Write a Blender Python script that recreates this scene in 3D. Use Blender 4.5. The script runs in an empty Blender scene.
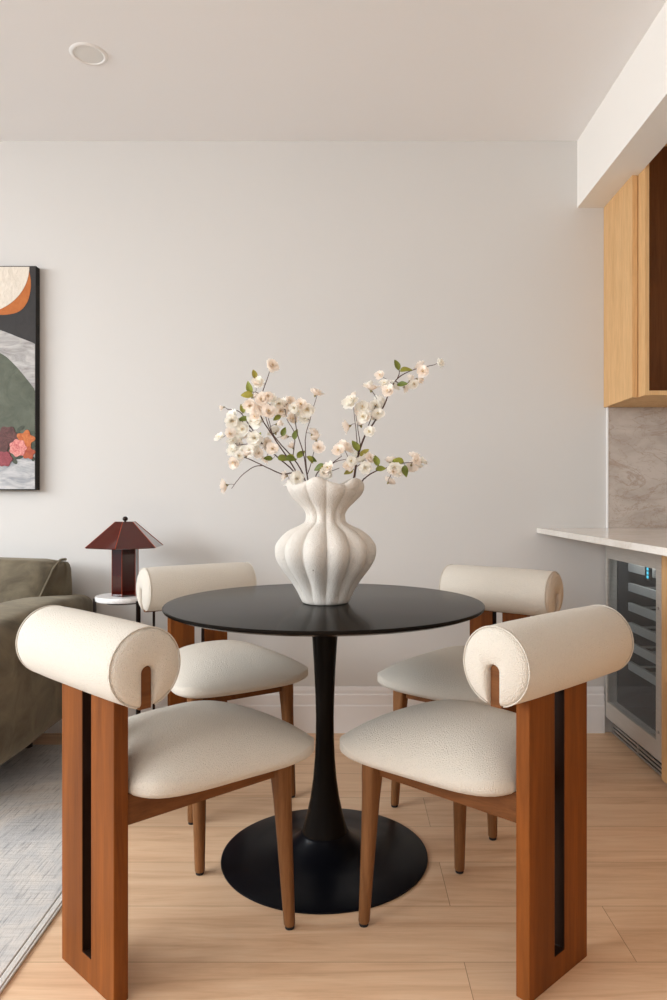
import bpy, bmesh, math, random
from mathutils import Vector, Matrix
random.seed(7)
S = bpy.context.scene
COL = S.collection
PI = math.pi

# ------------------------------------------------------------------ photograph geometry
F, VX, VY, H = 705.0, 349.0, 499.0, 1.03      # focal length (px), vanishing point, eye height
D = 3.116                                     # distance of the back wall
def at(px, py, Y):
    return Vector(((px - VX) / F * Y, Y, H - (py - VY) / F * Y))

# ------------------------------------------------------------------ materials
def lin(c):
    c = c / 255.0
    return c / 12.92 if c <= 0.04045 else ((c + 0.055) / 1.055) ** 2.4
def rgb(r, g, b): return (lin(r), lin(g), lin(b), 1.0)

class NT:
    def __init__(s, name):
        s.m = bpy.data.materials.new(name); s.m.use_nodes = True
        s.t = s.m.node_tree; s.n = s.t.nodes; s.l = s.t.links
        s.p = s.n['Principled BSDF']
    def add(s, typ, **kw):
        n = s.n.new(typ)
        for k, v in kw.items():
            if k in n.inputs: n.inputs[k].default_value = v
            else: setattr(n, k, v)
        return n
    def link(s, a, b): s.l.new(a, b)
    def coords(s, scale=(1, 1, 1), rot=(0, 0, 0), loc=(0, 0, 0)):
        tc = s.add('ShaderNodeTexCoord')
        mp = s.add('ShaderNodeMapping')
        mp.inputs['Scale'].default_value = scale
        mp.inputs['Rotation'].default_value = rot
        mp.inputs['Location'].default_value = loc
        s.link(tc.outputs['Object'], mp.inputs['Vector'])
        return mp.outputs['Vector']
    def noise(s, vec, scale, detail=4, rough=0.55, dist=0.0):
        n = s.add('ShaderNodeTexNoise', Scale=scale, Detail=detail, Roughness=rough, Distortion=dist)
        s.link(vec, n.inputs['Vector']); return n.outputs['Fac']
    def ramp(s, fac, stops):
        r = s.add('ShaderNodeValToRGB')
        e = r.color_ramp.elements
        while len(e) < len(stops): e.new(0.5)
        for i, (p, c) in enumerate(stops):
            e[i].position = p; e[i].color = c
        s.link(fac, r.inputs['Fac']); return r.outputs['Color']
    def mix(s, a, b, fac, mode='MIX'):
        m = s.add('ShaderNodeMix', data_type='RGBA', blend_type=mode)
        for sock, v in ((m.inputs[0], fac), (m.inputs[6], a), (m.inputs[7], b)):
            if hasattr(v, 'links'): s.link(v, sock)
            else: sock.default_value = v
        return m.outputs[2]
    def bump(s, h, strength=0.3, dist=0.002):
        b = s.add('ShaderNodeBump', Strength=strength, Distance=dist)
        s.link(h, b.inputs['Height']); s.link(b.outputs['Normal'], s.p.inputs['Normal'])
    def base(s, c):
        if hasattr(c, 'links'): s.link(c, s.p.inputs['Base Color'])
        else: s.p.inputs['Base Color'].default_value = c
    def set(s, **kw):
        for k, v in kw.items(): s.p.inputs[k.replace('_', ' ')].default_value = v
        return s

def plain(name, col, rough=0.5, metal=0.0, bump=None, **kw):
    t = NT(name); t.base(col); t.set(Roughness=rough, Metallic=metal)
    for k, v in kw.items(): t.p.inputs[k].default_value = v
    if bump:
        t.bump(t.noise(t.coords(), bump[0], 3), bump[1], bump[2])
    return t.m

def wall_mat(name, col, sc=60, st=0.05):
    t = NT(name)
    v = t.coords()
    c = t.ramp(t.noise(v, 1.2, 2), [(0.3, tuple(x * 0.985 for x in col[:3]) + (1,)), (0.7, col)])
    t.base(c); t.set(Roughness=0.75); t.bump(t.noise(v, sc, 3), st, 0.001)
    return t.m

def wood_mat(name, dark, light, axis='z', rough=0.38, scale=1.0, bump=0.05):
    t = NT(name)
    sc = {'x': (1.2, 18, 18), 'y': (18, 1.2, 18), 'z': (18, 18, 1.2)}[axis]
    v = t.coords(tuple(x * scale for x in sc))
    n1 = t.noise(v, 2.2, 6, 0.62, 0.6)
    v2 = t.coords(tuple(x * scale * 4 for x in sc))
    n2 = t.noise(v2, 3.0, 3, 0.6)
    c = t.ramp(n1, [(0.28, dark), (0.72, light)])
    c2 = t.mix(c, t.ramp(n2, [(0.35, (0.72, 0.70, 0.68, 1)), (0.6, (1, 1, 1, 1))]), 0.45, 'MULTIPLY')
    t.base(c2); t.set(Roughness=rough); t.p.inputs['Specular IOR Level'].default_value = .13; t.bump(n2, bump, 0.001)
    return t.m

def boucle_mat(name, col):
    t = NT(name)
    v = t.coords()
    n1 = t.noise(v, 340, 4, 0.65)
    vo = t.add('ShaderNodeTexVoronoi', Scale=380.0); t.link(v, vo.inputs['Vector'])
    d = t.add('ShaderNodeMath', operation='ADD'); t.link(n1, d.inputs[0]); t.link(vo.outputs['Distance'], d.inputs[1])
    t.base(t.ramp(n1, [(0.3, tuple(x * 0.93 for x in col[:3]) + (1,)), (0.6, col)]))
    t.set(Roughness=0.95); t.p.inputs['Sheen Weight'].default_value = 0.15
    t.bump(d.outputs[0], 0.75, 0.0026)
    return t.m

M = {}
M['wall'] = wall_mat('wall_paint', rgb(206, 203, 199))
M['ceil'] = wall_mat('ceiling_paint', rgb(243, 242, 242))
M['beamw'] = wall_mat('bulkhead_paint', rgb(240, 236, 230))
M['base'] = wall_mat('baseboard_paint', rgb(232, 229, 227), 40, 0.02)
M['chairwood'] = wood_mat('walnut_stain', rgb(94, 51, 21), rgb(136, 77, 31), 'z', 0.5, 0.6)
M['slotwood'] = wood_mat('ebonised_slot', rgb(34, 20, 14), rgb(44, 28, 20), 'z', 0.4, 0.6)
M['legwood'] = wood_mat('leg_wood', rgb(104, 68, 40), rgb(142, 98, 62), 'z', 0.45, 1.2)
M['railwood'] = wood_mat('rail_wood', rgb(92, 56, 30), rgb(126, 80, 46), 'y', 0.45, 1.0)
M['oak'] = wood_mat('oak_veneer', rgb(206, 162, 112), rgb(221, 181, 131), 'z', 0.5, 0.9)
M['oakshade'] = wood_mat('shade_toned_veneer', rgb(104, 66, 38), rgb(132, 86, 50), 'z', 0.5, 0.7)  # veneer darkened to stand for shade inside the open cabinet
M['boucle'] = boucle_mat('cream_boucle', rgb(216, 208, 195))
M['black'] = plain('black_lacquer', rgb(24, 20, 17), 0.22, **{'Specular IOR Level': .05})
M['blackbase'] = plain('black_base_enamel', rgb(12, 13, 18), 0.3, **{'Specular IOR Level': .12})
M['blackmetal'] = plain('dark_metal', rgb(38, 28, 24), 0.4, 0.6)
M['rubber'] = plain('black_rubber', rgb(18, 16, 15), 0.8)
M['white'] = plain('white_plastic', rgb(236, 233, 230), 0.45)
M['diff'] = plain('frosted_diffuser', rgb(226, 225, 222), 0.6)
M['stem'] = plain('bark_stem', rgb(78, 56, 48), 0.8, bump=(300, 0.4, 0.001))
M['leaf'] = None
# floor planks
def floor_mat():
    t = NT('oak_floor')
    tc = t.add('ShaderNodeTexCoord')
    mp = t.add('ShaderNodeMapping'); mp.inputs['Location'].default_value = (-0.256, -1.568, 0)
    t.link(tc.outputs['Object'], mp.inputs['Vector'])
    W = 2.5
    br = t.add('ShaderNodeTexBrick', offset=(W - 0.384) / W, offset_frequency=2, squash=1.0)
    for k, v in (('Scale', 1.0), ('Mortar Size', 0.0008), ('Mortar Smooth', 0.2), ('Bias', 0.0), ('Brick Width', W), ('Row Height', 0.216)):
        br.inputs[k].default_value = v
    br.inputs['Color1'].default_value = (0.30, 0.30, 0.30, 1); br.inputs['Color2'].default_value = (0.72, 0.72, 0.72, 1)
    br.inputs['Mortar'].default_value = (0.5, 0.5, 0.5, 1)
    t.link(mp.outputs[0], br.inputs['Vector'])
    # grain shifted per plank
    sh = t.add('ShaderNodeVectorMath', operation='MULTIPLY_ADD')
    sh.inputs[1].default_value = (7, 7, 7)
    t.link(br.outputs['Color'], sh.inputs[0]); t.link(mp.outputs[0], sh.inputs[2])
    m2 = t.add('ShaderNodeMapping'); m2.inputs['Scale'].default_value = (1.3, 14, 1)
    t.link(sh.outputs[0], m2.inputs['Vector'])
    n1 = t.noise(m2.outputs[0], 1.6, 7, 0.6, 0.9)
    m3 = t.add('ShaderNodeMapping'); m3.inputs['Scale'].default_value = (5, 120, 1)
    t.link(sh.outputs[0], m3.inputs['Vector'])
    n2 = t.noise(m3.outputs[0], 2.0, 3, 0.6)
    g = t.ramp(n1, [(0.25, rgb(200, 160, 124)), (0.5, rgb(224, 188, 153)), (0.75, rgb(234, 203, 170))])
    g = t.mix(g, t.ramp(n2, [(0.3, (0.82, 0.8, 0.78, 1)), (0.6, (1, 1, 1, 1))]), 0.35, 'MULTIPLY')
    tone = t.ramp(br.outputs['Color'], [(0.25, (0.93, 0.925, 0.92, 1)), (0.75, (1.05, 1.04, 1.03, 1))])
    g = t.mix(g, tone, 1.0, 'MULTIPLY')
    g = t.mix(g, rgb(150, 112, 80), br.outputs['Fac'])
    t.base(g); t.set(Roughness=0.5)
    t.bump(n2, 0.06, 0.0008)
    return t.m
M['floor'] = floor_mat()
def marble(name, base, vein, dark, scale, rough, stretch=(1, 1, 1), rot=(0, 0, 0), amt=.4):
    t = NT(name)
    v = t.coords(stretch, rot)
    n1 = t.noise(v, scale * 2, 8, 0.6, 0.5)
    n2 = t.noise(v, scale, 9, 0.62, 0.9)
    n3 = t.noise(v, scale * 2.6, 8, 0.66, 0.7)
    c = t.ramp(n1, [(0.32, dark), (0.6, base)])
    f = None
    for n, w_ in ((n2, .014), (n3, .010)):
        w = t.ramp(n, [(0.5 - w_, (0, 0, 0, 1)), (0.5, (amt, amt, amt, 1)), (0.5 + w_, (0, 0, 0, 1))])
        c = t.mix(c, vein, w)
    t.base(c); t.set(Roughness=rough)
    return t.m
M['splash'] = marble('taupe_stone', rgb(192, 180, 170), rgb(146, 120, 98), rgb(170, 157, 146), 3.0, 0.2, (1, 1, 1.9), (0, .5, 0), .5)
M['counter'] = marble('quartz', rgb(226, 220, 212), rgb(205, 192, 178), rgb(218, 211, 202), 3.0, 0.13)
M['marble'] = marble('white_marble', rgb(240, 238, 236), rgb(190, 188, 188), rgb(228, 226, 225), 9.0, 0.25)
def steel_mat():
    t = NT('brushed_steel')
    v = t.coords((1, 1, 60)); n = t.noise(v, 8, 3)
    t.base(t.ramp(n, [(0.3, rgb(166, 160, 152)), (0.7, rgb(186, 179, 170))]))
    t.set(Roughness=0.42, Metallic=0.12); t.bump(n, 0.04, 0.0005)
    return t.m
M['steel'] = steel_mat()
M['grille'] = plain('grille_steel', rgb(150, 146, 142), 0.35, 0.4)
M['dark'] = plain('dark_cavity', rgb(34, 36, 38), 0.55)
M['shelf'] = plain('shelf_front', rgb(186, 186, 182), 0.45, 0.2)
def glass_mat():
    t = NT('tinted_glass')
    out = t.n['Material Output']
    tr = t.add('ShaderNodeBsdfTransparent'); tr.inputs['Color'].default_value = (0.80, 0.83, 0.85, 1)
    gl = t.add('ShaderNodeBsdfGlossy'); gl.inputs['Roughness'].default_value = 0.02
    lw = t.add('ShaderNodeLayerWeight', Blend=0.5)
    pw = t.add('ShaderNodeMath', operation='POWER'); pw.inputs[1].default_value = 4.0
    t.link(lw.outputs['Facing'], pw.inputs[0])
    fr = t.add('ShaderNodeMath', operation='MULTIPLY_ADD'); fr.inputs[1].default_value = .5; fr.inputs[2].default_value = .03
    t.link(pw.outputs[0], fr.inputs[0])
    mx = t.add('ShaderNodeMixShader')
    t.link(fr.outputs[0], mx.inputs[0]); t.link(tr.outputs[0], mx.inputs[1]); t.link(gl.outputs[0], mx.inputs[2])
    t.link(mx.outputs[0], out.inputs['Surface'])
    return t.m
M['glass'] = glass_mat()
def clear_mat():
    t = NT('clear_pane')
    out = t.n['Material Output']
    tr = t.add('ShaderNodeBsdfTransparent')
    gl = t.add('ShaderNodeBsdfGlossy'); gl.inputs['Roughness'].default_value = 0.02
    mx = t.add('ShaderNodeMixShader'); mx.inputs[0].default_value = 0.05
    t.link(tr.outputs[0], mx.inputs[1]); t.link(gl.outputs[0], mx.inputs[2])
    t.link(mx.outputs[0], out.inputs['Surface'])
    return t.m
M['clear'] = clear_mat()
def emit(name, col, st):
    t = NT(name); t.base((0, 0, 0, 1))
    t.p.inputs['Emission Color'].default_value = col; t.p.inputs['Emission Strength'].default_value = st
    return t.m
M['led'] = emit('cyan_led', (0.1, 0.75, 1, 1), 1.6)
def velvet():
    t = NT('olive_velvet')
    v = t.coords()
    n = t.noise(v, 7, 5, 0.6, 0.6); n2 = t.noise(v, 240, 3)
    c = t.ramp(n, [(0.3, rgb(72, 63, 48)), (0.7, rgb(122, 111, 90))])
    t.base(c); t.set(Roughness=0.85)
    t.p.inputs['Sheen Weight'].default_value = 0.35; t.p.inputs['Sheen Roughness'].default_value = 0.35
    t.p.inputs['Sheen Tint'].default_value = rgb(190, 180, 160)
    t.bump(n2, 0.3, 0.001)
    return t.m
M['velvet'] = velvet()
def rug_mat():
    t = NT('distressed_rug')
    v = t.coords()
    n = t.noise(v, 2.6, 5, 0.65, 0.8)
    base = t.ramp(n, [(0.30, rgb(158, 158, 160)), (0.45, rgb(194, 192, 190)), (0.58, rgb(212, 206, 199)), (0.75, rgb(196, 181, 167))])
    vs = t.coords((150, 9, 1)); n2 = t.noise(vs, 1.0, 4, 0.7)
    c = t.mix(base, t.ramp(n2, [(0.36, (0.50, 0.50, 0.52, 1)), (0.47, (1, 1, 1, 1))]), 0.75, 'MULTIPLY')
    vx = t.coords((6, 100, 1)); n3 = t.noise(vx, 1.0, 2, 0.6)
    c = t.mix(c, t.ramp(n3, [(0.35, (0.78, 0.78, 0.78, 1)), (0.5, (1, 1, 1, 1))]), 0.4, 'MULTIPLY')
    t.base(c); t.set(Roughness=0.95)
    ad = t.add('ShaderNodeMath', operation='ADD'); t.link(n2, ad.inputs[0]); t.link(n3, ad.inputs[1])
    t.bump(ad.outputs[0], 0.5, 0.003)
    return t.m
M['rug'] = rug_mat()
M['rugedge'] = plain('rug_binding', rgb(206, 202, 196), 0.95, bump=(120, 0.8, 0.003))
def red_glass(name, col, tint, rough=0.06):
    t = NT(name); t.base(col); t.set(Roughness=rough)
    t.p.inputs['Coat Weight'].default_value = 0.6; t.p.inputs['Coat Roughness'].default_value = 0.03
    return t.m
M['lampred'] = red_glass('oxblood_lacquer', rgb(74, 16, 9), None)
M['lampdark'] = red_glass('dark_oxblood_lacquer', rgb(52, 11, 9), None)
M['lampedge'] = plain('amber_edge', rgb(150, 58, 24), 0.25)
def vase_mat():
    t = NT('pitted_ceramic')
    v = t.coords()
    n = t.noise(v, 270, 4, 0.6)
    sp = t.noise(v, 42, 2, 0.5)
    c = t.ramp(sp, [(0.20, rgb(110, 96, 84)), (0.235, rgb(224, 217, 207)), (1, rgb(230, 223, 214))])
    t.base(c); t.set(Roughness=0.8)
    t.bump(n, 1.0, 0.005)
    return t.m
M['vase'] = vase_mat()
def petal_mat(name, col):
    t = NT(name); t.base(col); t.set(Roughness=.7); t.p.inputs['Specular IOR Level'].default_value = .2
    tr = t.add('ShaderNodeBsdfTranslucent'); tr.inputs['Color'].default_value = col
    mx = t.add('ShaderNodeMixShader'); mx.inputs[0].default_value = .42
    t.link(t.p.outputs[0], mx.inputs[1]); t.link(tr.outputs[0], mx.inputs[2])
    t.link(mx.outputs[0], t.n['Material Output'].inputs['Surface'])
    return t.m
M['petal'] = petal_mat('blush_petal', rgb(255, 248, 240))
M['petal2'] = petal_mat('ivory_petal', rgb(255, 253, 247))
M['stamen'] = plain('yellow_stamen', rgb(214, 184, 110), 0.8)
def leaf_mat():
    t = NT('green_leaf')
    oi = t.add('ShaderNodeObjectInfo')
    n = t.noise(t.coords(), 60, 3)
    a = t.ramp(oi.outputs['Random'], [(0, rgb(96, 110, 34)), (0.6, rgb(134, 140, 48)), (1, rgb(164, 150, 58))])
    t.base(t.mix(a, t.ramp(n, [(0.3, (0.75, 0.75, 0.7, 1)), (0.7, (1.05, 1.05, 1, 1))]), 0.8, 'MULTIPLY'))
    t.set(Roughness=0.5)
    return t.m
M['leaf'] = leaf_mat()
def paint(name, c1, c2, scale=20, stretch=(1, 1, 1), bump=0.5):
    t = NT(name)
    v = t.coords(stretch)
    n = t.noise(v, scale, 5, 0.65, 1.2)
    t.base(t.ramp(n, [(0.35, c1), (0.65, c2)])); t.set(Roughness=0.75)
    t.bump(n, bump, 0.003)
    return t.m
M['p_char'] = paint('charcoal_paint', rgb(40, 37, 36), rgb(47, 43, 42))
M['p_cream'] = paint('cream_impasto', rgb(206, 195, 180), rgb(224, 214, 200), 45, (1.6, 1, 0.6), 1.0)
M['p_orange'] = paint('ochre_paint', rgb(170, 92, 34), rgb(184, 106, 46))
M['p_grey'] = paint('grey_brushed_paint', rgb(138, 134, 132), rgb(186, 183, 180), 14, (0.6, 1, 2.2))
M['p_green'] = paint('sage_paint', rgb(74, 79, 66), rgb(94, 98, 84), 12)
M['p_white'] = paint('white_grey_paint', rgb(132, 135, 140), rgb(196, 194, 193), 11, (0.7, 1, 2))
M['p_maroon'] = paint('maroon_paint', rgb(70, 42, 40), rgb(104, 66, 63), 50)
M['p_mag'] = paint('crimson_paint', rgb(122, 50, 58), rgb(150, 76, 82), 50)
M['p_pink'] = paint('pink_paint', rgb(180, 84, 84), rgb(224, 160, 150), 60)
M['p_red'] = paint('coral_paint', rgb(150, 64, 44), rgb(176, 92, 56), 50)
M['p_or2'] = paint('orange_petal_paint', rgb(170, 84, 42), rgb(198, 118, 64), 50)
M['p_dk'] = paint('dark_green_paint', rgb(52, 58, 50), rgb(74, 80, 66), 40)

# ------------------------------------------------------------------ mesh helpers
def tag(o, label=None, cat=None, group=None, kind=None):
    if label: o['label'] = label
    if cat: o['category'] = cat
    if group: o['group'] = group
    if kind: o['kind'] = kind
    return o
def empty(name, loc=(0, 0, 0), rz=0.0):
    o = bpy.data.objects.new(name, None); COL.objects.link(o)
    o.location = loc; o.rotation_euler = (0, 0, rz); o.empty_display_size = 0.05
    return o
def link(name, bm, mats, parent=None, smooth=False, bevel=0.0, seg=2, loc=None, subsurf=0, ang=None):
    me = bpy.data.meshes.new(name)
    bmesh.ops.recalc_face_normals(bm, faces=bm.faces)
    bm.to_mesh(me); bm.free()
    for m in (mats if isinstance(mats, (list, tuple)) else [mats]): me.materials.append(m)
    if smooth:
        for p in me.polygons: p.use_smooth = True
        if ang: me.set_sharp_from_angle(angle=math.radians(ang))
    o = bpy.data.objects.new(name, me); COL.objects.link(o)
    if loc is not None: o.location = loc
    if parent is not None: o.parent = parent
    if bevel:
        b = o.modifiers.new('bevel', 'BEVEL'); b.width = bevel; b.segments = seg; b.limit_method = 'ANGLE'; b.angle_limit = math.radians(40)
        b.harden_normals = False
    if subsurf:
        s = o.modifiers.new('sub', 'SUBSURF'); s.levels = s.render_levels = subsurf
    return o
def box(bm, x0, x1, y0, y1, z0, z1, mi=0):
    vs = [bm.verts.new((x, y, z)) for z in (z0, z1) for y in (y0, y1) for x in (x0, x1)]
    for f in ((0, 2, 3, 1), (4, 5, 7, 6), (0, 1, 5, 4), (2, 6, 7, 3), (0, 4, 6, 2), (1, 3, 7, 5)):
        fc = bm.faces.new([vs[i] for i in f]); fc.material_index = mi
    return vs
def BX(*a):
    bm = bmesh.new(); box(bm, *a); return bm
def loft(bm, rings, closed=True, cap0=False, cap1=False, mi=0):
    R = [[bm.verts.new(p) for p in r] for r in rings]
    n = len(R[0])
    for a, b in zip(R[:-1], R[1:]):
        for i in range(n if closed else n - 1):
            j = (i + 1) % n
            f = bm.faces.new((a[i], a[j], b[j], b[i])); f.material_index = mi
    if cap0: bm.faces.new(R[0][::-1]).material_index = mi
    if cap1: bm.faces.new(R[-1]).material_index = mi
    return R
def lathe(bm, prof, seg=96, c=(0, 0), cap0=True, cap1=True, mi=0):
    rings = [[(c[0] + r * math.cos(2 * PI * i / seg), c[1] + r * math.sin(2 * PI * i / seg), z) for i in range(seg)] for r, z in prof]
    return loft(bm, rings, True, cap0, cap1, mi)
def tube(bm, pts, rad, seg=6, mi=0, caps=True, closed=False):
    pts = [Vector(p) for p in pts]
    rads = rad if isinstance(rad, (list, tuple)) else [rad] * len(pts)
    rings = []
    up = Vector((0.13, 0.21, 0.97))
    n = len(pts)
    for i, p in enumerate(pts):
        if closed: t = pts[(i + 1) % n] - pts[i - 1]
        else: t = pts[min(i + 1, n - 1)] - pts[max(i - 1, 0)]
        t.normalize()
        a = t.cross(up)
        if a.length < 0.05: a = t.cross(Vector((1, 0, 0)))
        a.normalize(); b = t.cross(a)
        rings.append([p + rads[i] * (a * math.cos(2 * PI * k / seg) + b * math.sin(2 * PI * k / seg)) for k in range(seg)])
    if closed:
        rings.append(rings[0]); loft(bm, rings, True, False, False, mi)
        bmesh.ops.remove_doubles(bm, verts=bm.verts, dist=1e-6)
    else: loft(bm, rings, True, caps, caps, mi)
def extrude_poly(bm, pts, axis, a, b, mi=0):
    """polygon of 2-D points extruded along axis 'x','y' or 'z' from a to b"""
    def P(p, t):
        return {'x': (t, p[0], p[1]), 'y': (p[0], t, p[1]), 'z': (p[0], p[1], t)}[axis]
    loft(bm, [[P(p, a) for p in pts], [P(p, b) for p in pts]], True, True, True, mi)
def smooth_path(pts, n=5):
    pts = [Vector(p) for p in pts]
    q = [2 * pts[0] - pts[1]] + pts + [2 * pts[-1] - pts[-2]]
    out = []
    for i in range(1, len(q) - 2):
        p0, p1, p2, p3 = q[i - 1:i + 3]
        for k in range(n):
            t = k / n
            out.append(0.5 * ((2 * p1) + (p2 - p0) * t + (2 * p0 - 5 * p1 + 4 * p2 - p3) * t * t + (3 * p1 - p0 - 3 * p2 + p3) * t ** 3))
    out.append(pts[-1])
    return out
def rbox(x0, x1, y0, y1, z0, z1, r, puff=0.0, n=8, m=5):
    """soft box: subdivided cube whose corners are rounded by r and whose faces bulge by puff"""
    bm = bmesh.new()
    box(bm, -1, 1, -1, 1, -1, 1)
    bmesh.ops.subdivide_edges(bm, edges=bm.edges, cuts=n * 2, use_grid_fill=True)
    hx, hy, hz = (x1 - x0) / 2, (y1 - y0) / 2, (z1 - z0) / 2
    c = Vector(((x0 + x1) / 2, (y0 + y1) / 2, (z0 + z1) / 2))
    for v in bm.verts:
        u = v.co.copy()
        w = Vector([math.copysign(abs(t) ** 0.8, t) for t in u])
        p = Vector((w.x * hx, w.y * hy, w.z * hz))
        inn = Vector((max(-hx + r, min(hx - r, p.x)), max(-hy + r, min(hy - r, p.y)), max(-hz + r, min(hz - r, p.z))))
        d = p - inn
        if d.length > 1e-9:
            d = d.normalized() * r
        q = inn + d
        if puff:
            k = Vector((q.x / hx, q.y / hy, q.z / hz))
            q += Vector((k.x * puff * (1 - k.y ** 2) * (1 - k.z ** 2), k.y * puff * (1 - k.x ** 2) * (1 - k.z ** 2), k.z * puff * (1 - k.x ** 2) * (1 - k.y ** 2)))
        v.co = q + c
    return bm
def copy_tree(o, parent=None):
    c = o.copy(); COL.objects.link(c)
    if parent is not None: c.parent = parent
    for ch in list(o.children): copy_tree(ch, c)
    return c

# ------------------------------------------------------------------ the room
XL, XR, YF = -3.45, 1.78, -2.6
CZ = 2.613
def struct(name, bm, mat, parent=None, **kw):
    o = link(name, bm, mat, parent, **kw); o['kind'] = 'structure'; return o
struct('floor', BX(XL - .1, XR + .1, YF - .1, D + .1, -0.08, 0), M['floor'])
struct('ceiling', BX(XL - .1, XR + .1, YF - .1, D + .1, CZ, CZ + .1), M['ceil'])
struct('wall_back', BX(XL - .1, XR + .1, D, D + .1, 0, CZ), M['wall'])
struct('wall_right', BX(XR, XR + .1, YF, D, 0, CZ), M['wall'])
# left wall with a wide window, front wall with an unseen window added for fill
def wall_hole(axis, at0, at1, a0, a1, h0, h1, z0, z1):
    bm = bmesh.new()
    def b(p0, p1, q0, q1):
        if axis == 'x': box(bm, at0, at1, p0, p1, q0, q1)
        else: box(bm, p0, p1, at0, at1, q0, q1)
    b(a0, h0, 0, CZ); b(h1, a1, 0, CZ); b(h0, h1, 0, z0); b(h0, h1, z1, CZ)
    return bm
WL = (-2.2, 2.5, 0.04, 2.5)
WF = (-3.2, 0.2, 0.04, 2.5)
struct('wall_left', wall_hole('x', XL - .1, XL, YF, D, *WL), M['wall'])
struct('wall_front', wall_hole('y', YF - .1, YF, XL, XR, *WF), M['wall'])
def window(name, axis, c, a0, a1, z0, z1, n):
    bm = bmesh.new()
    t = 0.05
    def b(p0, p1, q0, q1, d=0.03):
        if axis == 'x': box(bm, c - d, c + d, p0, p1, q0, q1)
        else: box(bm, p0, p1, c - d, c + d, q0, q1)
    b(a0, a1, z0, z0 + t); b(a0, a1, z1 - t, z1)
    for i in range(n + 1):
        p = a0 + (a1 - a0 - t) * i / n
        b(p, p + t, z0 + t, z1 - t)
    o = struct(name, bm, M['white'])
    pb = bmesh.new()
    if axis == 'x': box(pb, c - .004, c + .004, a0 + .02, a1 - .02, z0 + .02, z1 - .02)
    else: box(pb, a0 + .02, a1 - .02, c - .004, c + .004, z0 + .02, z1 - .02)
    struct('pane', pb, M['clear'], o)
window('window_1', 'x', XL - .05, WL[0], WL[1], WL[2], WL[3], 3)
window('fill_window', 'y', YF - .05, WF[0], WF[1], WF[2], WF[3], 3)  # added behind the camera to let fill light in
# baseboards
BP = [(0, 0), (0.016, 0), (0.016, 0.118), (0.013, 0.124), (0.013, 0.166), (0.009, 0.172), (0.009, 0.186), (0.005, 0.201), (0, 0.201)]
bm = bmesh.new(); extrude_poly(bm, [(D - a, z) for a, z in BP], 'x', XL + .016, 1.125)
struct('baseboard_back', bm, M['base'])
bm = bmesh.new(); extrude_poly(bm, [(XL + a, z) for a, z in BP], 'y', YF, D)
struct('baseboard_left', bm, M['base'])
# bulkhead beam along the kitchen side
struct('trim_1', BX(1.009, 1.150, YF, D, 2.317, CZ), M['beamw'])

# ------------------------------------------------------------------ kitchen side
# upper cabinet
t = empty('upper_cabinet', (1.46, 2.93, 1.434))
tag(t, 'light oak upper cabinet with a dark open front above the stone backsplash', 'cabinet')
def child(name, bm, mat, par, **kw):
    o = link(name, bm, mat, None, **kw)
    o.parent = par
    o.matrix_parent_inverse = Matrix.Translation(par.location).inverted() if par.parent is None else Matrix.Identity(4)
    return o
child('side_panel', BX(1.125, 1.1475, 2.802, D - .001, 1.434, 2.317), M['oak'], t, bevel=.0012)
bm = bmesh.new()
x0, x1, y0, y1, z0, z1 = 1.1502, 1.772, 2.742, D - .001, 1.434, 2.60
box(bm, x0, x0 + .018, y0, y1, z0, z1); box(bm, x1 - .018, x1, y0, y1, z0, z1)
box(bm, x0 + .018, x1 - .018, y0, y1, z0, z0 + .018); box(bm, x0 + .018, x1 - .018, y0, y1, z1 - .018, z1)
child('carcass', bm, M['oak'], t, bevel=.001)
child('back_panel', BX(x0 + .018, x1 - .018, y1 - .012, y1, z0 + .018, z1 - .018), M['oakshade'], t)['label'] = 'wooden back panel coloured dark for the shade inside'
# backsplash
o = link('backsplash', BX(1.1415, 1.7, D - .013, D - .001, .9025, 1.4335), M['splash'])
tag(o, 'taupe veined stone backsplash between the counter and upper cabinet', 'backsplash')
tr_ = link('edge_trim', BX(1.1365, 1.1414, D - .015, D - .001, .9025, 1.4335), M['white'], o); tr_['label'] = 'white metal edge trim'
# countertop
o = link('countertop', BX(.829, 1.775, 0.9, D - .001, .880, .902), M['counter'], bevel=.002)
tag(o, 'pale quartz countertop with thin edge overhanging the wine cooler', 'countertop')
# wine cooler
XF = 1.126                                     # front plane of the door
Yb, Yn = D - .020, 2.544                       # far and near edge of the door
t = empty('wine_cooler', (1.45, 2.82, 0))
tag(t, 'stainless steel wine cooler with dark glass door under the counter', 'wine cooler')
bm = bmesh.new()                               # open-fronted cabinet
bx0, bx1 = XF + .045, 1.74
box(bm, bx0, bx1, Yb - .028, Yb - .008, .10, .872); box(bm, bx0, bx1, Yn + .008, Yn + .028, .10, .872)
box(bm, bx0, bx1, Yn + .028, Yb - .028, .10, .122); box(bm, bx0, bx1, Yn + .028, Yb - .028, .85, .872)
box(bm, bx1 - .03, bx1, Yn + .028, Yb - .028, .122, .85)
child('body', bm, M['dark'], t)
door = bmesh.new()
fy0, fy1, fz0, fz1 = Yn, Yb, .077, .874
gy0, gy1, gz0, gz1 = Yn + .043, Yb - .023, .146, .772
for (a, b, c, d) in ((fy0, gy0, fz0, fz1), (gy1, fy1, fz0, fz1), (gy0, gy1, fz0, gz0), (gy0, gy1, gz1, fz1)):
    box(door, XF, XF + .042, a, b, c, d)
bmesh.ops.remove_doubles(door, verts=door.verts, dist=1e-5)
dr = child('door', door, M['steel'], t, bevel=.0015); dr['label'] = 'steel framed glass door'
link('glass_pane', BX(XF + .006, XF + .012, gy0 - .004, gy1 + .004, gz0 - .004, gz1 + .004), M['glass'], dr, loc=-Vector((0, 0, 0))).matrix_parent_inverse = Matrix.Identity(4)
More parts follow.
